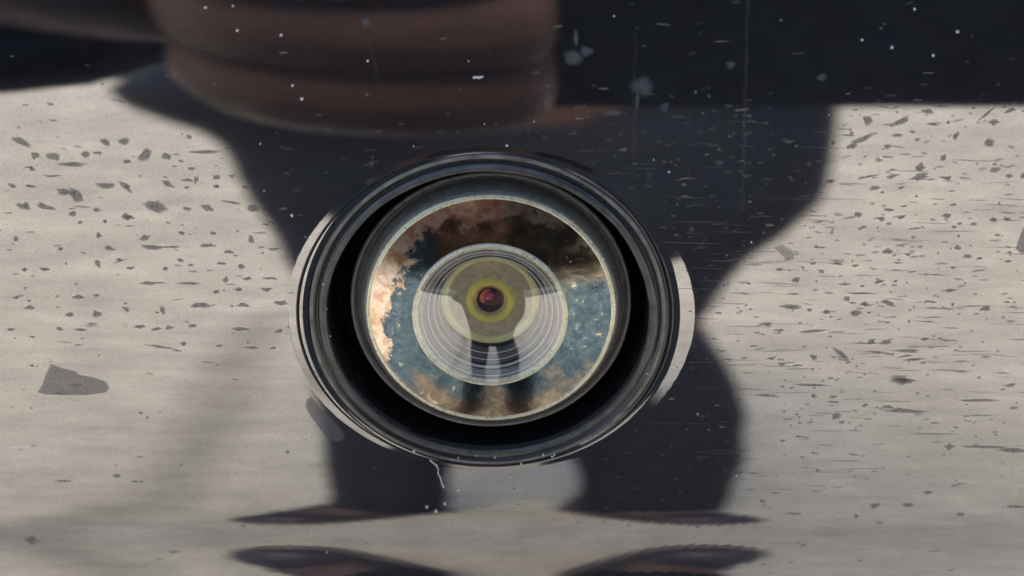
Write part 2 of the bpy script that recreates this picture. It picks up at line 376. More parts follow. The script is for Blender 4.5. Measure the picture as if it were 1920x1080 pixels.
# the marks one can point at in the photograph: (x, y, width, height, turn)
big = [(40,265,34,14,.5),(65,290,22,16,1.0),(100,292,28,12,.2),(135,308,50,9,.05),(160,290,14,14,0),(198,266,18,10,.2),(232,265,18,14,0),(272,289,34,16,-.5),(312,293,16,13,0),
 (237,303,14,8,0),(380,285,56,7,0),(354,257,9,9,0),(339,302,10,5,0),(358,316,14,7,.1),(405,332,14,9,0),(434,330,12,6,0),(368,337,10,14,.3),(350,338,22,6,0),(316,346,20,10,.6),(350,352,10,6,0),(407,349,12,7,0),(460,350,12,6,0),(200,348,34,12,0),(237,350,24,12,.7),(22,348,14,9,.5),(95,330,34,4,0),(60,317,12,8,.5),
 (145,368,36,20,.9),(120,360,40,12,.2),(85,388,28,12,.4),(43,386,28,14,.3),(290,388,52,20,.25),(238,407,22,12,.3),(181,394,16,7,.1),(136,401,12,10,0),(350,391,16,6,.2),(390,390,22,12,.5),(432,379,34,6,.1),(475,390,18,16,0),(150,417,9,7,0),(196,415,7,8,0),(340,437,12,8,0),(400,437,12,7,0),(185,442,9,12,.5),(29,448,14,8,0),
 (272,446,20,10,-.3),(285,464,48,11,0),(320,463,40,5,0),(389,460,34,8,0),(429,472,16,8,0),(471,448,12,14,-.6),(511,467,26,6,0),(113,467,12,8,0),(205,466,24,7,.2),(45,505,14,9,.5),(85,505,18,8,0),(183,494,10,16,0),(224,487,12,7,0),(246,503,14,6,0),(338,488,14,7,.3),(358,497,12,6,0),(415,494,14,6,0),(452,500,12,10,0),(309,504,12,9,0),
 (285,531,38,7,0),(349,531,40,6,0),(463,523,18,7,0),(508,522,26,6,0),(423,525,12,14,.8),(406,547,14,8,-.5),(447,543,14,7,0),(500,543,18,9,0),(147,556,20,8,0),(30,558,12,6,0),(181,553,14,6,0),(374,572,34,13,0),(455,572,22,8,0),(528,568,28,10,0),(55,577,16,9,0),(236,579,16,9,.4),(305,582,12,14,0),(180,588,18,14,.5),(130,590,14,10,0),
 (264,613,22,8,0),(292,617,20,7,-.2),(318,614,18,7,0),(361,611,14,7,0),(452,617,36,9,0),(524,620,14,8,0),(110,616,14,8,.5),(20,618,12,6,0),(150,618,30,5,0),(345,644,12,10,.5),(410,648,18,6,0),(512,652,12,7,0),(300,650,60,6,.2),(470,652,30,5,0),
 (1627,225,22,16,0),(1688,228,34,12,-.35),(1777,229,12,7,0),(1863,229,18,11,0),(1895,207,22,8,-.2),(1740,209,26,9,.3),(1848,215,34,5,-.8),(1612,263,52,11,-.45),(1598,276,20,8,0),(1592,253,34,4,0),(1683,254,22,7,.1),(1793,254,10,14,.4),(1665,274,16,8,0),(1853,268,22,15,.1),(1719,262,14,6,0),(1647,300,14,7,.2),(1769,296,14,13,0),(1726,314,17,16,0),(1865,318,17,13,0),(1672,330,20,9,-.4),(1725,331,38,11,-.2),(1778,334,13,9,0),(1893,330,15,8,0),(1640,353,16,8,0),(1690,352,14,6,-.3),(1628,331,40,5,-.2),(1660,294,9,5,0),(1920,330,14,10,0),(1560,268,10,8,0),(1557,339,16,6,0),
 (1609,403,15,9,.3),(1652,411,14,10,0),(1690,407,14,8,-.3),(1776,404,18,9,.1),(1666,419,16,6,0),(1617,427,18,7,-.3),(1863,412,15,7,-.2),(1888,411,13,7,0),(1826,420,14,7,0),(1560,436,9,5,0),(1535,464,30,4,0),(1665,471,20,11,0),(1703,477,12,6,0),(1796,464,13,8,-.3),(1813,480,18,8,.2),(1570,495,20,5,0),(1604,498,14,7,0),(1540,508,14,7,.2),(1492,525,13,12,-.6),(1649,528,26,7,-.3),(1679,527,8,6,0),(1779,545,26,7,-.15),(1462,506,12,6,0),(1486,551,22,4,0),(1588,561,12,10,0),(1620,570,12,10,.2),(1662,567,36,9,.35),(1615,550,60,5,0),(1480,575,44,12,.1),(1518,581,12,7,.2),(1549,585,14,9,.2),(1605,587,24,14,-.2),(1440,608,20,9,.2),(1460,619,30,5,0),(1525,621,50,6,-.1),(1635,641,14,11,-.3),(1662,641,20,9,-.3),(1848,579,24,9,-.3),(1735,636,12,8,0),(1577,664,34,10,.7),(1700,658,60,7,.05),(1640,660,50,5,0),(1446,672,20,7,-.3),(1466,683,14,8,0),(1523,692,8,5,0),(1525,670,16,12,.3),(1715,674,40,7,-.1),(1700,714,44,10,.1),
 (1520,722,80,6,.05),(1484,727,10,5,0),(1525,743,12,8,.3),(1562,744,16,7,0),(1440,742,50,5,.1),(1622,760,12,8,0),(1665,762,22,10,.3),(1700,771,90,9,.08),(1830,751,90,6,0),(1900,765,18,6,0),(1566,780,20,16,0),(1578,792,14,7,0),(1780,838,18,15,.2),(1840,838,110,7,.03),(1900,844,60,9,0),(1532,882,9,8,0),(1640,948,20,14,0),(1703,947,22,14,0),(1740,923,16,8,0),(1430,940,14,7,0),(1605,967,9,12,0),(1800,965,18,10,.3),(1905,950,34,8,0),(1490,963,36,5,.1),(1650,980,18,7,.1),(1507,1022,14,8,0),
 (276,783,6,6,0),(540,847,9,8,0),(218,892,18,9,0),(120,902,34,5,0),(260,903,26,5,0),(60,1013,34,22,0),(325,1035,28,6,0),(300,1048,20,5,0)]
for (px, py, w_, h_, rt) in big:
    if offhole(px, py): put(specks, px, py, w_ * 1.05, h_ * 1.0, rt, jag=0.36)
# the finer scatter in horizontal rows
for k in range(3000):
    px, py = rng.uniform(-350, 2270), rng.triangular(-150, 1250, 520)
    if not offhole(px, py): continue
    dens = 0.35 if px < 960 else 1.0
    if py > 690 and px < 960: dens = 0.10
    if py < 180 and px < 700: dens = 0.25
    if py > 900: dens *= 0.35
    if py < 150: dens *= 0.4
    if rng.random() > dens: continue
    L = rng.choice([5, 7, 9, 12, 16, 26]) * rng.uniform(.7, 1.3)
    put(specks if rng.random() < 0.20 else streaks, px, py, L, rng.uniform(2.5, 6), rng.gauss(0, .12), jag=0.28, n=12)
for k in range(260):      # long faint wiping marks
    px, py = rng.uniform(1050, 2270), rng.triangular(180, 1000, 600)
    if not offhole(px, py): continue
    put(streaks, px, py, rng.uniform(25, 100), rng.uniform(1.6, 3.4), rng.gauss(0.02, .03), jag=0.5, n=12)
for (px, py, w_, h_) in [(1075,108,40,30),(1205,160,42,36),(686,43,18,18),(1245,200,16,18),(1150,212,30,10),(1080,70,10,30),(1195,190,9,34),(1370,122,20,14),(1540,145,22,12),(1350,305,20,10),(1330,180,8,8),(390,830,3,3),(1400,330,18,8),(1690,712,40,22),(1385,885,20,6),(1100,95,26,20)]:
    put(splash, px, py, w_, h_, jag=0.28, n=22, core=.5)
# two distinct dried splashes: a shark-fin patch at the left, a tongue by the collar
def poly_film(pl, ctr, core=0.9):
    x0, s0 = s_of_pix(*ctr)
    rel = []
    for p in pl:
        x, s2 = s_of_pix(*p); rel.append((x - x0, s2 - s0))
    return x0, s0, rel
x0, s0, rel = poly_film([(95,681),(108,687),(125,692),(140,695),(150,703),(165,705),(185,710),(200,716),(206,727),(200,736),(165,741),(120,741),(85,740),(68,736),(78,722),(84,704)], (135,722))
def splash_patch(core, label, mat='filmgrey'):
    F = Film(); F.blob(x0, s0, 0, 0, n=len(rel), poly=rel, core=core); tag(F.build('dried_splash', M[mat], tail, None), label)
splash_patch(0.95, 'flat grey dried splash with a sharp fin outline')
x0, s0, rel = poly_film([(582,742),(590,752),(600,766),(612,776),(630,792),(642,806),(648,820),(640,829),(625,828),(612,822),(600,806),(590,792),(580,778),(572,762),(573,748)], (610,790))
splash_patch(0.9, 'grey tongue shaped splash beside the collar')
x0, s0, rel = poly_film([(1922,420),(1932,470),(1918,478),(1904,468),(1910,448),(1916,432)], (1918,455))
splash_patch(0.9, 'narrow grey splash at the right edge')
x0, s0, rel = poly_film([(1465,458),(1488,470),(1490,488),(1478,490),(1462,476),(1450,464)], (1474,472))
splash_patch(0.85, 'small grey splash at the edge of the dark reflection', 'filmthin')
specks.build('dirt_speck', M['film'], tail); streaks.build('wipe_streak', M['filmthin'], tail)
splash.build('pale_water_spot', M['filmgrey'], tail)

# scratches and the white thread
def ribbon(name, pl, wpx, mat, parent, lift=3.0):
    v, f = [], []
    for i, p in enumerate(pl):
        q = pl[min(i + 1, len(pl) - 1)]; o_ = pl[max(i - 1, 0)]
        tx, ty = q[0] - o_[0], q[1] - o_[1]; L = math.hypot(tx, ty) or 1; nx, ny = -ty / L, tx / L
        wv = wpx * (0.4 + 0.6 * rng.random()) / 2
        for sg, lf in ((-1, .3), (0, lift), (1, .3)):
            x, s2 = s_of_pix(p[0] + nx * wv * sg, p[1] + ny * wv * sg)
            A = np.array([[x, s2]]); P3 = surf(A[:, 0], A[:, 1]) + surf_n(A[:, 0], A[:, 1]) * lf * U
            v.append(tuple(P3[0]))
    for i in range(len(pl) - 1):
        for q in range(2): f.append((i * 3 + q, i * 3 + q + 1, i * 3 + 4 + q, i * 3 + 3 + q))
    return mesh(name, v, f, mat, parent)
def wob(x0, y0, x1, y1, n, amp): return [(x0 + (x1 - x0) * i / n + rng.gauss(0, amp), y0 + (y1 - y0) * i / n) for i in range(n + 1)]
def scratch(pl, w_, name='scratch', a0=0.5):
    f = Film()
    v, fa, at = [], [], []
    for i, p in enumerate(pl):
        wv = w_ * rng.uniform(.5, 1.2) / 2; aa = a0 * rng.uniform(.3, 1)
        for sg in (-1, 0, 1):
            x, s2 = s_of_pix(p[0] + wv * sg, p[1]); A = np.array([[x, s2]])
            v.append(tuple((surf(A[:, 0], A[:, 1]) + surf_n(A[:, 0], A[:, 1]) * .00002)[0])); at.append(aa if sg == 0 else 0)
    for i in range(len(pl) - 1):
        for q in range(2): fa.append((i * 3 + q, i * 3 + q + 1, i * 3 + 4 + q, i * 3 + 3 + q))
    f.v, f.f, f.a = v, fa, at
    return f.build(name, M['filmgrey'], tail, None)
scratch(wob(1405, -60, 1391, 395, 46, 1.2), 9)
scratch(wob(1190, 60, 1188, 300, 24, 1.5), 9, a0=.32)
scratch(wob(700, 292, 696, 316, 6, .6), 6, a0=.9)
scratch(wob(688, 68, 712, 165, 10, 2.0), 12, a0=.3)
scratch(wob(1345, 262, 1395, 268, 6, .6), 6, a0=.5)
ribbon('crooked_thread', [(806,862),(812,868),(818,872),(822,880),(821,888),(826,896),(828,906),(832,914)], 3.2, M['dust'], tail, 1.6)
ribbon('white_fleck', [(887,146),(892,144.5),(898,145.5),(906,143.5)], 5, M['dust'], tail, 2.0)

# dust grains: each a small faceted crumb
def crumb(px, py, rpx, name='dust_grain', hpx=None):
    bm = bmesh.new(); bmesh.ops.create_icosphere(bm, subdivisions=1, radius=1)
    for v in bm.verts: v.co *= rng.uniform(.65, 1.25)
    x, s2 = s_of_pix(px, py); A = np.array([[x, s2]]); p3 = surf(A[:, 0], A[:, 1])[0]; n3 = surf_n(A[:, 0], A[:, 1])[0]
    bmesh.ops.scale(bm, vec=Vector((1, 1, 1)) * rpx * U, verts=bm.verts)
    o = from_bm(name, bm, M['dust'], tail, False); o.location = Vector(p3) + Vector(n3) * rpx * U * .5; return o
for (px, py, rp) in [(1715,17,3),(1795,59,3.4),(1672,89,3),(1616,75,3),(1750,104,3),(547,404,3.6),(34,240,3.5),(67,474,2.6),(47,541,3.2),(216,873,3),(859,918,3.6),(957,893,3.4),(1596,217,2.6),(1779,253,2.4),
    (548,160,3),(566,185,4),(527,66,3.6),(445,57,3),(690,114,3),(950,273,3),(1254,322,2.4),(1409,454,2.6),(1358,551,2.2),(834,944,3.5),(818,958,4.2),(800,950,3.4),(842,984,3),(818,992,2.6),(1284,646,2.4),(1035,856,3),(385,14,3.4),(437,11,2.6)]:
    crumb(px, py, rp * 0.85)
for k in range(70):
    px, py = rng.uniform(-300, 2200), rng.uniform(-200, 1250)
    if offhole(px, py): crumb(px, py, rng.uniform(.9, 1.9))

# ------------------------------------------------------------------ the reversing camera, lathed about its own axis
A_H = math.degrees(float(np.interp(0, S, ar)))
CA = A_H
ROOT = (0, 0, H - 9 * U)
camera_root = empty('reversing_camera', ROOT)
camera_root.rotation_euler = (R(90 - CA), 0, 0)      # local +Z = outwards, local +Y = up
tag(camera_root, 'round car reversing camera with corroded blue and orange ring set in a black collar', 'reversing camera')
TILT = 3.2
def lathe(name, prof, mat, cx=0, cy=0, n=192, parent=camera_root, wob_=0.0, closed=False, fine=1):
    """prof: (radius px, height px). smooth interpolation between the points when fine>1"""
    if fine > 1:
        q = []
        P_ = np.array(prof, float); m = len(P_)
        for i in range(m - 1):
            p0, p1, p2, p3 = P_[max(i - 1, 0)], P_[i], P_[i + 1], P_[min(i + 2, m - 1)]
            for j in range(fine):
                t_ = j / fine
                q.append(tuple(0.5 * (2 * p1 + (p2 - p0) * t_ + (2 * p0 - 5 * p1 + 4 * p2 - p3) * t_ ** 2 + (3 * p1 - p0 - 3 * p2 + p3) * t_ ** 3)))
        q.append(tuple(P_[-1])); prof = q
    v, f = [], []
    m = len(prof); seed = rng.random() * 50
    for k, (r_, h_) in enumerate(prof):
        for j in range(n):
            a = 2 * math.pi * j / n
            d = wob_ * mnoise.noise((math.cos(a) * 2.2 + seed, math.sin(a) * 2.2, k * .13)) if wob_ else 0
            v.append((((r_ + d) * math.cos(a) + cx) * U, ((r_ + d) * math.sin(a) + cy) * U, (h_ + d * .3) * U))
    for k in range(m - 1 if not closed else m):
        k2 = (k + 1) % m
        for j in range(n): f.append((k * n + j, k2 * n + j, k2 * n + (j + 1) % n, k * n + (j + 1) % n))
    if prof[-1][0] <= 0.01:
        pass
    if cx:
        ct_, st_ = math.cos(R(TILT)), math.sin(R(TILT)); v = [(x, y * ct_ + z * st_, z * ct_ - y * st_) for x, y, z in v]
    o = mesh(name, v, f, mat, parent)
    bm = bmesh.new(); bm.from_mesh(o.data); bmesh.ops.remove_doubles(bm, verts=bm.verts, dist=1e-8); bmesh.ops.recalc_face_normals(bm, faces=bm.faces); bm.to_mesh(o.data); bm.free()
    o.data.polygons.foreach_set('use_smooth', [True] * len(o.data.polygons))
    return o

def seated(name, prof, mat, fine=4, wob_=1.0, n=256):
    """a ring that follows the curve of the sheet it is pressed into"""
    o = lathe(name, prof, mat, fine=fine, wob_=wob_, n=n)
    co = np.array([v_.co for v_ in o.data.vertices])
    if name == 'flange':
        rr = np.hypot(co[:, 0], co[:, 1]); cc = (co[:, 0] / rr) ** 2; k = 0.28 + 0.72 * cc ** 0.8
        f_ = (338 * U + (rr - 338 * U) * k) / rr; f_ = np.where(rr > 338 * U, f_, 1); co[:, 0] *= f_; co[:, 1] *= f_
        co[:, 0] -= np.where(rr > 342 * U, 6 * U * cc, 0)
    p, nn = base_pt(co[:, 0], S0 - co[:, 1]); w_ = p + nn * co[:, 2:3]
    inv = (Matrix.Translation(ROOT) @ Matrix.Rotation(R(90 - CA), 4, 'X')).inverted()
    for v_, q in zip(o.data.vertices, w_): v_.co = inv @ Vector(q)
    o.data.update(); return o
seated('flange', [(356, -1.6), (355, 0.4), (353, 1.2), (348, 0.8), (343, 0.0), (340, -1.2), (337.5, -2.5)], M['flange'], wob_=0.5)
seated('collar', [(338.5, -2.5), (335.5, 0.5), (329, 0.5), (323, -4), (320, -4), (317, 1), (311, 3.5), (306, 2), (303, -3), (302, -16)], M['trim'], wob_=1.4)
seated('worn_edge', [(335.5, 0.2), (334, 2.4), (331.5, 3.2), (329.5, 2.2), (328.5, 0)], M['worn'], wob_=1.6)
seated('lip', [(317, 1.2), (313, 4.6), (309, 5.4), (305.5, 3.6), (303.2, -1.5)], M['lip'], wob_=2.2)
seated('hole_wall', [(303, -10), (302, -40), (300, -150)], M['rubber'], fine=1, wob_=1.2)
lathe('hole_floor', [(330, -140), (200, -140)], M['rubber'])
BX = 5
lathe('bezel', [(260, -128), (265, -56), (268, -51), (267, -46), (263, -44), (259, -48), (255, -55), (252, -54), (250, -42), (247, -33), (243, -26), (239, -22), (235, -21)], M['bezel'], cx=BX, fine=5, wob_=0.8)
lathe('rim', [(238, -23), (237.5, -18), (235, -14.0), (230, -12.0), (226, -14)], M['cream'], cx=BX, fine=4, wob_=1.0)
RS = 900.0
def sag(r_, top): return top - (RS - math.sqrt(RS * RS - r_ * r_))
TOP = 16
pat = lathe('corroded_ring', [(230 - i * 5.1, sag(230 - i * 5.1, TOP)) for i in range(18)], M['patina'], cx=BX, n=256)
GX = BX - 1
# seat of the front glass
lathe('glass_seat', [(147, sag(147, TOP) - 1), (146, 9), (143, 11.5), (139, 11), (136, 8), (134, 4)], M['cream'], cx=GX, fine=4)
lathe('grey_seat', [(135, 5), (130, 1), (125, 0), (121, -8)], M['greyseat'], cx=GX, fine=4)
lathe('spacer', [(124, -8), (120, -14), (117, -16)], M['darkbrown'], cx=GX, fine=3)
lathe('element_edge', [(120.5, -15), (119.5, -10.5), (117, -10), (115.5, -15)], M['edgeglint'], cx=GX, fine=3)
IY = 20
lathe('inner_spacer', [(116, -14), (110, -18), (102, -23), (96, -27), (91, -31)], M['darkbrown'], cx=GX, cy=6, fine=4)
lathe('yellow_seat', [(95, -29), (91, -25), (86, -23), (81, -24), (78, -28)], M['paleyellow'], cx=GX, cy=IY, fine=4)
lathe('tan_cone', [(80, -27), (66, -26), (52, -25), (44, -24), (41, -25)], M['tan'], cx=GX, cy=IY - 1, fine=4)
lathe('inner_ring', [(48, -26), (44, -21), (38, -19), (33, -21), (30, -27)], M['yellow'], cx=GX, cy=IY - 2, fine=4)
lathe('barrel_edge', [(32, -26), (28, -28), (25, -30)], M['copper'], cx=GX, cy=IY - 3, fine=3)
lathe('barrel_step', [(26, -29), (24, -29), (22, -33), (21.5, -52)], M['black'], cx=GX, cy=IY - 3, fine=3)
lathe('sensor_floor', [(22, -50), (0.01, -50)], M['black'], cx=GX, cy=IY - 3)
lathe('sensor', [(10.5, -46), (8, -40), (4, -38), (0.01, -37)], M['magenta'], cx=GX - 2, cy=IY, n=48, fine=3)  # sensor bump coloured to stand in for the pupil's magenta highlight
lathe('sensor_glint', [(2.6, -35.5), (2, -33.5), (0.01, -33)], M['edgeglint'], cx=GX - 6, cy=IY - 3, n=16)  # white bead in place of a highlight in the pupil
# an orange highlight on the barrel wall, put into a coloured crescent
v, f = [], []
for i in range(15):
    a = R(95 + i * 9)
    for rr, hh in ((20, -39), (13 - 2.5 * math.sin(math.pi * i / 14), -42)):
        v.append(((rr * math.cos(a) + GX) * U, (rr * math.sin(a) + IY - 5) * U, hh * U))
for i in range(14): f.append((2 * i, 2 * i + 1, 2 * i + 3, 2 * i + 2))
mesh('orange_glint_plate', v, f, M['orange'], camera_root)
def dome(name, r_, h_edge, Rc, mat, n=192, rings_=40, cy=0):
    top = h_edge + Rc - math.sqrt(Rc * Rc - r_ * r_)
    prof = []
    for i in range(rings_ + 1):
        rr = max(r_ * (1 - i / rings_), 0.01); prof.append((rr, top - (Rc - math.sqrt(Rc * Rc - rr * rr))))
    return lathe(name, prof, mat, cx=GX, cy=cy, n=n)
dome('front_glass', 144, 10.6, 560, M['cover'])
dome('second_element', 117, -8.5, 900, M['element'])
dome('pupil_glass', 23, -31, 60, M['pinkglass'], n=64, rings_=16, cy=IY - 3)
# white rings that paint the ground's reflections off the lens elements
for rr, hh, w_, cy_ in ((129, 2, 1.2, 0), (107, -19, 1.5, 2), (98, -25, 1.0, 4)):
    o = lathe('reflection_ring', [(rr + w_, hh), (rr + w_ * .5, hh + w_), (rr - w_ * .5, hh + w_), (rr - w_, hh)], M['edgeglint'], cx=GX, cy=cy_, fine=3)
# crumbs caught on the camera
def cam_crumb(px, py, h_, rp):
    bm = bmesh.new(); bmesh.ops.create_icosphere(bm, subdivisions=1, radius=rp * U)
    for v_ in bm.verts: v_.co *= rng.uniform(.6, 1.3)
    o = from_bm('dust_grain', bm, M['dust'], camera_root, False)
    c2 = math.cos(R(V_HOLE - CA))
    o.location = ((px - 915) * U, (583 - py - h_ * math.sin(R(V_HOLE - CA))) / c2 * U, h_ * U); return o
for (px, py, h_, rp) in [(956,331,-40,3.5),(1118,539,5,2.6),(1126,539,5,2.6),(1132,524,4,2.4),(1128,478,3,3),(1104,446,3,2),(874,757,-6,3.2),(722,703,-14,2.6),(1117,735,-46,2.6),(1221,650,0,3.2),(1220,697,0,2.6),
    (610,523,4,2.4),(612,573,0,2.8),(607,578,4,2.2),(616,622,2,2),(767,846,6,3.6),(1022,856,4,3),(1044,856,4,2.4),(978,877,2,3),(926,862,4,2),(890,858,4,1.8),(854,862,4,2),(1068,480,6,1.8),(1124,600,2,2),(1130,626,0,2)]:
    cam_crumb(px, py, h_, rp * .85)

# ------------------------------------------------------------------ ground
bm = bmesh.new(); bmesh.ops.create_grid(bm, x_segments=60, y_segments=60, size=120)
g = from_bm('ground', bm, M['ground'], None, False); g['kind'] = 'structure'
g['label'] = 'pale tan concrete ground mirrored in the panel'

def ground_of_pix(px, py, z=0.0):
    """the place on the ground that the panel mirrors at a photo pixel"""
    x, s2 = s_of_pix(px, py); p, n = base_pt(np.array([x]), np.array([s2])); p, n = p[0], n[0]
    d = p - np.array(cam_pos); d /= np.linalg.norm(d); r_ = d - 2 * d.dot(n) * n
    return p + r_ * ((z - p[2]) / r_[2])
def ground_mark(name, pl, wds, mat, label=None):
    C_ = [ground_of_pix(*p) for p in pl]; v, f, at = [], [], []
    for i, p in enumerate(C_):
        q, o_ = C_[min(i + 1, len(C_) - 1)], C_[max(i - 1, 0)]
        t_ = (q - o_)[:2]; t_ /= np.linalg.norm(t_); n_ = np.array([-t_[1], t_[0]])
        for sg, a in ((-1, 0), (-.5, .6), (0, 1), (.5, .6), (1, 0)):
            v.append((p[0] + n_[0] * wds[i] * sg, p[1] + n_[1] * wds[i] * sg, .004)); at.append(a)
    for i in range(len(C_) - 1):
        for q in range(4): f.append((i * 5 + q, i * 5 + q + 1, i * 5 + 6 + q, i * 5 + 5 + q))
    o = mesh(name, v, f, mat, g); a_ = o.data.attributes.new('film', 'FLOAT', 'POINT'); a_.data.foreach_set('value', at)
    return o
ground_mark('ground_band', [(500,590),(455,650),(420,730),(375,830),(320,920),(200,965),(60,1000),(-80,1010)], [.10,.09,.08,.07,.07,.08,.08,.08], M['darkband'])  # soft-edged darker band across the ground

# ------------------------------------------------------------------ the person taking the picture
def skin_mesh(name, joints, bones, mat, parent, root=0, sub=2):
    me = bpy.data.meshes.new(name); me.from_pydata([j[:3] for j in joints], bones, [])
    o = bpy.data.objects.new(name, me); COL.objects.link(o)
    m_ = o.modifiers.new('skin', 'SKIN'); m_.use_smooth_shade = True
    sv = me.skin_vertices[0].data if me.skin_vertices else None
    if sv is None:
        bpy.context.view_layer.objects.active = o
        sv = me.skin_vertices[0].data
    for i, j in enumerate(joints):
        rr = j[3]; sv[i].radius = (rr, rr) if not hasattr(rr, '__len__') else rr; sv[i].use_root = (i == root)
    m2 = o.modifiers.new('sub', 'SUBSURF'); m2.levels = sub; m2.render_levels = sub
    dg = bpy.context.evaluated_depsgraph_get(); ev = o.evaluated_get(dg)
    nm = bpy.data.meshes.new_from_object(ev, depsgraph=dg)
    o.modifiers.clear(); o.data = nm; nm.name = name
    nm.materials.clear(); nm.materials.append(mat); nm.polygons.foreach_set('use_smooth', [True] * len(nm.polygons))
    if parent: o.parent = parent
    return o

PY = -1.10
PX0, PX1, PY0, PY1 = -0.022, 0.134, -0.080, 0.010     # in the phone's own plane, its lens at 0, 0
person = empty('person', (0, 0, 0))
tag(person, 'person in navy jacket and dark trousers bending forward to hold up a phone', 'person')
# joint positions: +x is the person's right
hip = (0.0, PY + 0.02, 0.86); waist = (0, PY + 0.10, 0.98); chest = (0, PY + 0.26, 1.18); neck = (0, PY + 0.38, 1.36)
shR, shL = (0.185, PY + 0.33, 1.30), (-0.185, PY + 0.42, 1.29)
elR, elL = (0.36, PY + 0.58, 1.08), (-0.160, -0.43, 1.020)
wrR, wrL = tuple(CM @ Vector((.200, -.085, .085))), tuple(CM @ Vector((-.092, -.052, .036)))
hR, hL = (0.090, PY + 0.02, 0.80), (-0.090, PY + 0.02, 0.80)
knR, knL = (0.115, PY + 0.01, 0.42), (-0.112, PY + 0.01, 0.42)
anR, anL = (0.125, PY - 0.02, 0.10), (-0.120, PY - 0.02, 0.10)
J = [(*hip, .12), (*waist, .12), (*chest, (.13, .11)), (*neck, .055), (0, PY + .42, 1.44, .06), (0, PY + .47, 1.53, .085), (0, PY + .50, 1.61, .075),
     (*shR, .055), (*elR, .042), (*wrR, .026), (*shL, .055), (*elL, .042), (*wrL, .026),
     (*hR, .075), (*knR, .045), (*anR, .035), (*hL, .075), (*knL, .045), (*anL, .035)]
B = [(0, 1), (1, 2), (2, 3), (3, 4), (4, 5), (5, 6), (2, 7), (7, 8), (8, 9), (2, 10), (10, 11), (11, 12), (0, 13), (13, 14), (14, 15), (0, 16), (16, 17), (17, 18)]
skin_mesh('body', J, B, M['skin'], person)
# jacket and trouser legs: lofted through sections, widths read where their edges are mirrored
def lerp(a, b, t_): return tuple(a[i] + (b[i] - a[i]) * t_ for i in range(3))
def mirror_at(px, py, yplane):
    x, s2 = s_of_pix(px, py); p, n = base_pt(np.array([x]), np.array([s2])); p, n = p[0], n[0]
    d = p - np.array(cam_pos); d /= np.linalg.norm(d); r_ = d - 2 * d.dot(n) * n
    q = p + r_ * ((yplane - p[1]) / r_[1]); return q[0], q[2]
def loft(name, secs, mat, parent, n=40, fold=0.006):
    v, f = [], []; seed = rng.random() * 40
    for k, (z, cx, cy, rx, ry) in enumerate(secs):
        for j in range(n):
            a_ = 2 * math.pi * j / n
            d = 1 + fold / max(rx, .03) * mnoise.noise((math.cos(a_) * 2 + seed, math.sin(a_) * 2, z * 14)) * 1.5
            v.append((cx + rx * d * math.cos(a_), cy + ry * d * math.sin(a_), z))
    for k in range(len(secs) - 1):
        for j in range(n): f.append((k * n + j, k * n + (j + 1) % n, (k + 1) * n + (j + 1) % n, (k + 1) * n + j))
    f += [tuple(range(n)), tuple(range((len(secs) - 1) * n, len(secs) * n))]
    return mesh(name, v, f, mat, parent)
def resample(left, right, yp, z0, z1, n, depth, ext=()):
    Lq = sorted([mirror_at(x, y, yp)[::-1] for x, y in left] ); Rq = sorted([mirror_at(x, y, yp)[::-1] for x, y in right])
    Lq += [(z, -w_) for z, w_ in ext]; Rq += [(z, w_) for z, w_ in ext]
    out = []
    for i in range(n + 1):
        z = z0 + (z1 - z0) * i / n
        xl = np.interp(z, [q[0] for q in Lq], [q[1] for q in Lq]); xr = np.interp(z, [q[0] for q in Rq], [q[1] for q in Rq])
        out.append((z, (xl + xr) / 2, yp, (xr - xl) / 2, depth if not callable(depth) else depth(z)))
    return out
CY = PY + .04
zb = mirror_at(590, 650, CY)[1]
coat = resample([(200, 165), (215, 190), (262, 212), (330, 230), (400, 252), (430, 274), (444, 296), (460, 335), (492, 400), (530, 460), (560, 520), (580, 590), (592, 650)],
                [(1565, 200), (1560, 300), (1540, 370), (1480, 430), (1400, 480), (1350, 540), (1312, 600), (1300, 650)], CY, zb, 1.22, 48, lambda z: .115 + .03 * min(1, max(0, (z - .6) / .3)), [(1.0, .23), (1.1, .215), (1.22, .17)])
coat = [(z, cx, cy + max(0, z - .95) * .75, rx, ry) for z, cx, cy, rx, ry in coat]
loft('jacket', coat, M['navy'], person)
JJ = [(*chest, (.15, .12)), (*lerp(chest, neck, .7), .10),
      (*shR, .085), (*elR, .07), (*lerp(elR, wrR, .88), .042), (*shL, .085), (*elL, .056), (*lerp(elL, wrL, .5), .053), (*lerp(elL, wrL, .93), .043), (*(CM @ Vector((PX0 - .048, -.050, .030))), .040), (*(CM @ Vector((PX0 - .038, -.046, .012))), .033)]
skin_mesh('sleeves', JJ, [(0, 1), (0, 2), (2, 3), (3, 4), (0, 5), (5, 6), (6, 7), (7, 8), (8, 9), (9, 10)], M['navy'], person)
LY = PY + .0
def leg(outer, inner, right):
    zt = mirror_at(outer[0][0], outer[0][1], LY)[1]
    lf, rt = (inner, outer) if right else (outer, inner)
    sec = resample(lf, rt, LY, .055, zt + .12, 30, .075)
    return loft('trouser_leg', sec, M['trouser'], person, fold=.004), sec
_, secR = leg([(1290, 560), (1315, 605), (1350, 665), (1385, 720), (1398, 790), (1392, 860), (1375, 915), (1350, 955), (1335, 968)], [(985, 560), (1000, 650), (1040, 760), (1075, 860), (1085, 900), (1082, 968)], True)
_, secL = leg([(590, 560), (592, 650), (596, 750), (604, 830), (612, 880), (618, 920), (628, 968)], [(930, 560), (915, 650), (880, 760), (850, 850), (838, 900), (838, 968)], False)
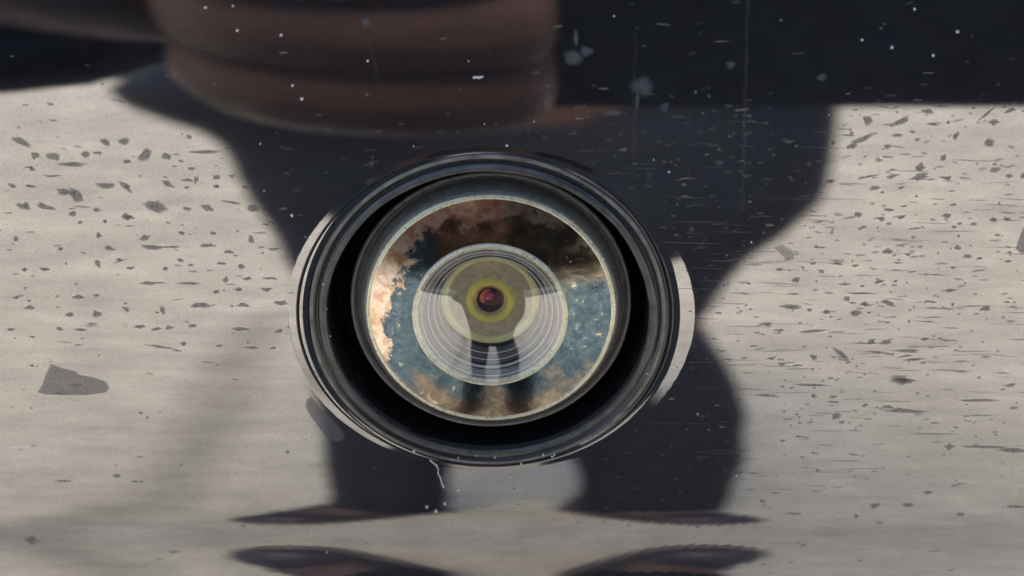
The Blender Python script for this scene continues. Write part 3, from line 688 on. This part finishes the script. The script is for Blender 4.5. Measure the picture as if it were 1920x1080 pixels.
# hair and the face
bm = bmesh.new(); bmesh.ops.create_uvsphere(bm, u_segments=32, v_segments=20, radius=.096)
for v_ in bm.verts:
    v_.co.z *= 1.05
    if v_.co.y > .03 and v_.co.z < .04: v_.co *= .8
o = from_bm('hair', bm, M['hair'], person); o.location = (0, PY + .475, 1.60)
for sx in (-1, 1):
    bm = bmesh.new(); bmesh.ops.create_uvsphere(bm, u_segments=16, v_segments=10, radius=.013)
    o = from_bm('eye', bm, M['dust'], person); o.location = (sx * .032, PY + .555, 1.555)
    bm = bmesh.new(); bmesh.ops.create_uvsphere(bm, u_segments=16, v_segments=10, radius=.03)
    bmesh.ops.scale(bm, vec=(.35, .6, 1), verts=bm.verts)
    o = from_bm('ear', bm, M['skin'], person); o.location = (sx * .088, PY + .475, 1.55)
skin_mesh('nose', [(0, PY + .565, 1.56, .009), (0, PY + .585, 1.52, .016), (0, PY + .565, 1.512, .012)], [(0, 1), (1, 2)], M['skin'], person, sub=1)
bm = bmesh.new(); bmesh.ops.create_uvsphere(bm, u_segments=16, v_segments=8, radius=.025); bmesh.ops.scale(bm, vec=(1, .35, .35), verts=bm.verts)
o = from_bm('mouth', bm, M['shoered'], person); o.location = (0, PY + .555, 1.482)
# shoes
def shoe(an, ang, parent):
    n, m = 28, 22; v, f = [], []
    L = .285
    for i in range(m + 1):
        t_ = i / m; y = -.075 + L * t_
        wd = .044 + .014 * math.sin(min(1, t_ * 1.1) * math.pi * .75) ; wd *= math.sqrt(max(0, 1 - max(0, (t_ - .80) / .20) ** 2)) * math.sqrt(max(0, 1 - max(0, (.10 - t_) / .10) ** 2)) + .001
        hgt = .10 - .055 * min(1, max(0, (t_ - .25) / .45)); hgt *= math.sqrt(max(0.02, 1 - max(0, (t_ - .80) / .20) ** 2))
        for j in range(n):
            a = 2 * math.pi * j / n; ca, sa = math.cos(a), math.sin(a)
            v.append((wd * math.copysign(abs(ca) ** .7, ca), y, max(.012, .02 + hgt * max(sa, -.1) ** 1.0 if sa > 0 else .012)))
    for i in range(m):
        for j in range(n): f.append((i * n + j, i * n + (j + 1) % n, (i + 1) * n + (j + 1) % n, (i + 1) * n + j))
    f += [tuple(range(n)), tuple(range(m * n, m * n + n))]
    T = Matrix.Translation((an[0], an[1], 0)) @ Matrix.Rotation(ang, 4, 'Z')
    o = mesh('shoe', [T @ Vector(p) for p in v], f, M['shoe'], parent)
    sv, sf = [], []
    ring = []
    for i in range(m + 1): ring.append((v[i * n][0] * 1.08, v[i * n][1]))
    for i in range(m, -1, -1): ring.append((-v[i * n][0] * 1.08, v[i * n][1]))
    k = len(ring)
    for z in (0, .022): sv += [T @ Vector((x, y * 1.02, z)) for x, y in ring]
    sf = [(i, (i + 1) % k, k + (i + 1) % k, k + i) for i in range(k)] + [tuple(range(k)), tuple(range(k, 2 * k))]
    mesh('sole', sv, sf, M['sole'], o, False)
    # red toe panel
    tv, tf = [], []
    rows = range(9, 17)
    for i in rows:
        for j in range(3, 12): p = Vector(v[i * n + j]); tv.append(T @ Vector((p.x * 1.06, p.y, p.z * 1.05 + .004)))
    for a in range(len(rows) - 1):
        for b_ in range(8): tf.append((a * 9 + b_, a * 9 + b_ + 1, a * 9 + 10 + b_, a * 9 + 9 + b_))
    mesh('red_panel', tv, tf, M['shoered'], o)
shoe((secR[1][1] - .022, PY - .02), R(-25), person); shoe((secL[1][1] - .01, PY - .02), R(30), person)

# ------------------------------------------------------------------ the phone, held sideways square to its own line of sight
ph = empty('phone', CM @ Vector((0, 0, .0035)))
ph.rotation_euler = cam.rotation_euler
tag(ph, 'dark phone held sideways in both hands in front of the car panel', 'phone')
def rounded(name, wd, ht, dp, rad, mat, parent, loc):
    bm = bmesh.new(); bmesh.ops.create_cube(bm, size=1); bmesh.ops.scale(bm, vec=(wd, ht, dp), verts=bm.verts)
    ed = [e for e in bm.edges if abs((e.verts[0].co - e.verts[1].co).normalized().z) > .9]
    bmesh.ops.bevel(bm, geom=ed, offset=rad, segments=8, affect='EDGES', profile=.5)
    bmesh.ops.bevel(bm, geom=[e for e in bm.edges if abs(e.calc_face_angle(0)) > 1.2], offset=dp * .22, segments=2, affect='EDGES')
    o = from_bm(name, bm, mat, parent, False); o.location = loc; return o
rounded('case', PX1 - PX0, PY1 - PY0, .009, .012, M['phone'], ph, ((PX0 + PX1) / 2, (PY0 + PY1) / 2, .0045))
rounded('screen', PX1 - PX0 - .006, PY1 - PY0 - .006, .0008, .009, M['lensring'], ph, ((PX0 + PX1) / 2, (PY0 + PY1) / 2, .0094))
for dx, dy in ((0, 0), (0, -.018), (.016, -.009)):
    bm = bmesh.new(); bmesh.ops.create_cone(bm, cap_ends=True, segments=40, radius1=.0062, radius2=.0055, depth=.0022)
    bmesh.ops.rotate(bm, matrix=Matrix.Rotation(math.pi, 3, 'X'), verts=bm.verts)
    o = from_bm('camera_lens', bm, M['lensring'], ph, False); o.location = (dx, dy, -.0007)

# hands: palm and five separate fingers each, curled round the ends of the phone
def L(x, y, z, *r): return (*(CM @ Vector((x, y, z + .0035))), *r)
def chain(name, pts_, mat=M['skin'], sub=2):
    skin_mesh(name, pts_, [(i, i + 1) for i in range(len(pts_) - 1)], mat, person, sub=sub)
def hand(s, ex, fingers, wr):
    chain('palm', [(*wr, .029), L(ex + s * .046, -.050, .030, (.040, .026)), L(ex + s * .030, -.048, .014, (.042, .020)), L(ex + s * .017, -.046, .006, (.040, .014))])
    for (x1, y0, y1, rr) in fingers:
        x0 = ex + s * .020
        chain('finger', [L(x0, y0, .004, rr * 1.15), L(x0 + (x1 - x0) * .28, y0 + (y1 - y0) * .2, -.009, rr * 1.1), L(x0 + (x1 - x0) * .62, y0 + (y1 - y0) * .6, -.0115, rr), L(x1 - (x1 - x0) * .12, y1, -.0105, rr * .95), L(x1, y1 - .0005, -.0085, rr * .8)])
    chain('thumb', [L(ex + s * .026, -.046, .028, .014), L(ex + s * .008, -.036, .026, .0125), L(ex - s * .014, -.026, .022, .011), L(ex - s * .028, -.020, .0195, .009)])
hand(-1, PX0, [(-.0140, -.013, -.0125, .0095), (-.001, -.027, -.0265, .0140), (.0045, -.042, -.0420, .0150), (.0045, -.056, -.0575, .0150)], wrL)
hand(1, PX1, [(PX1 - .014, -.006, .002, .0088), (PX1 - .020, -.024, -.018, .0092), (PX1 - .018, -.042, -.036, .009), (PX1 - .010, -.058, -.054, .008)], wrR)
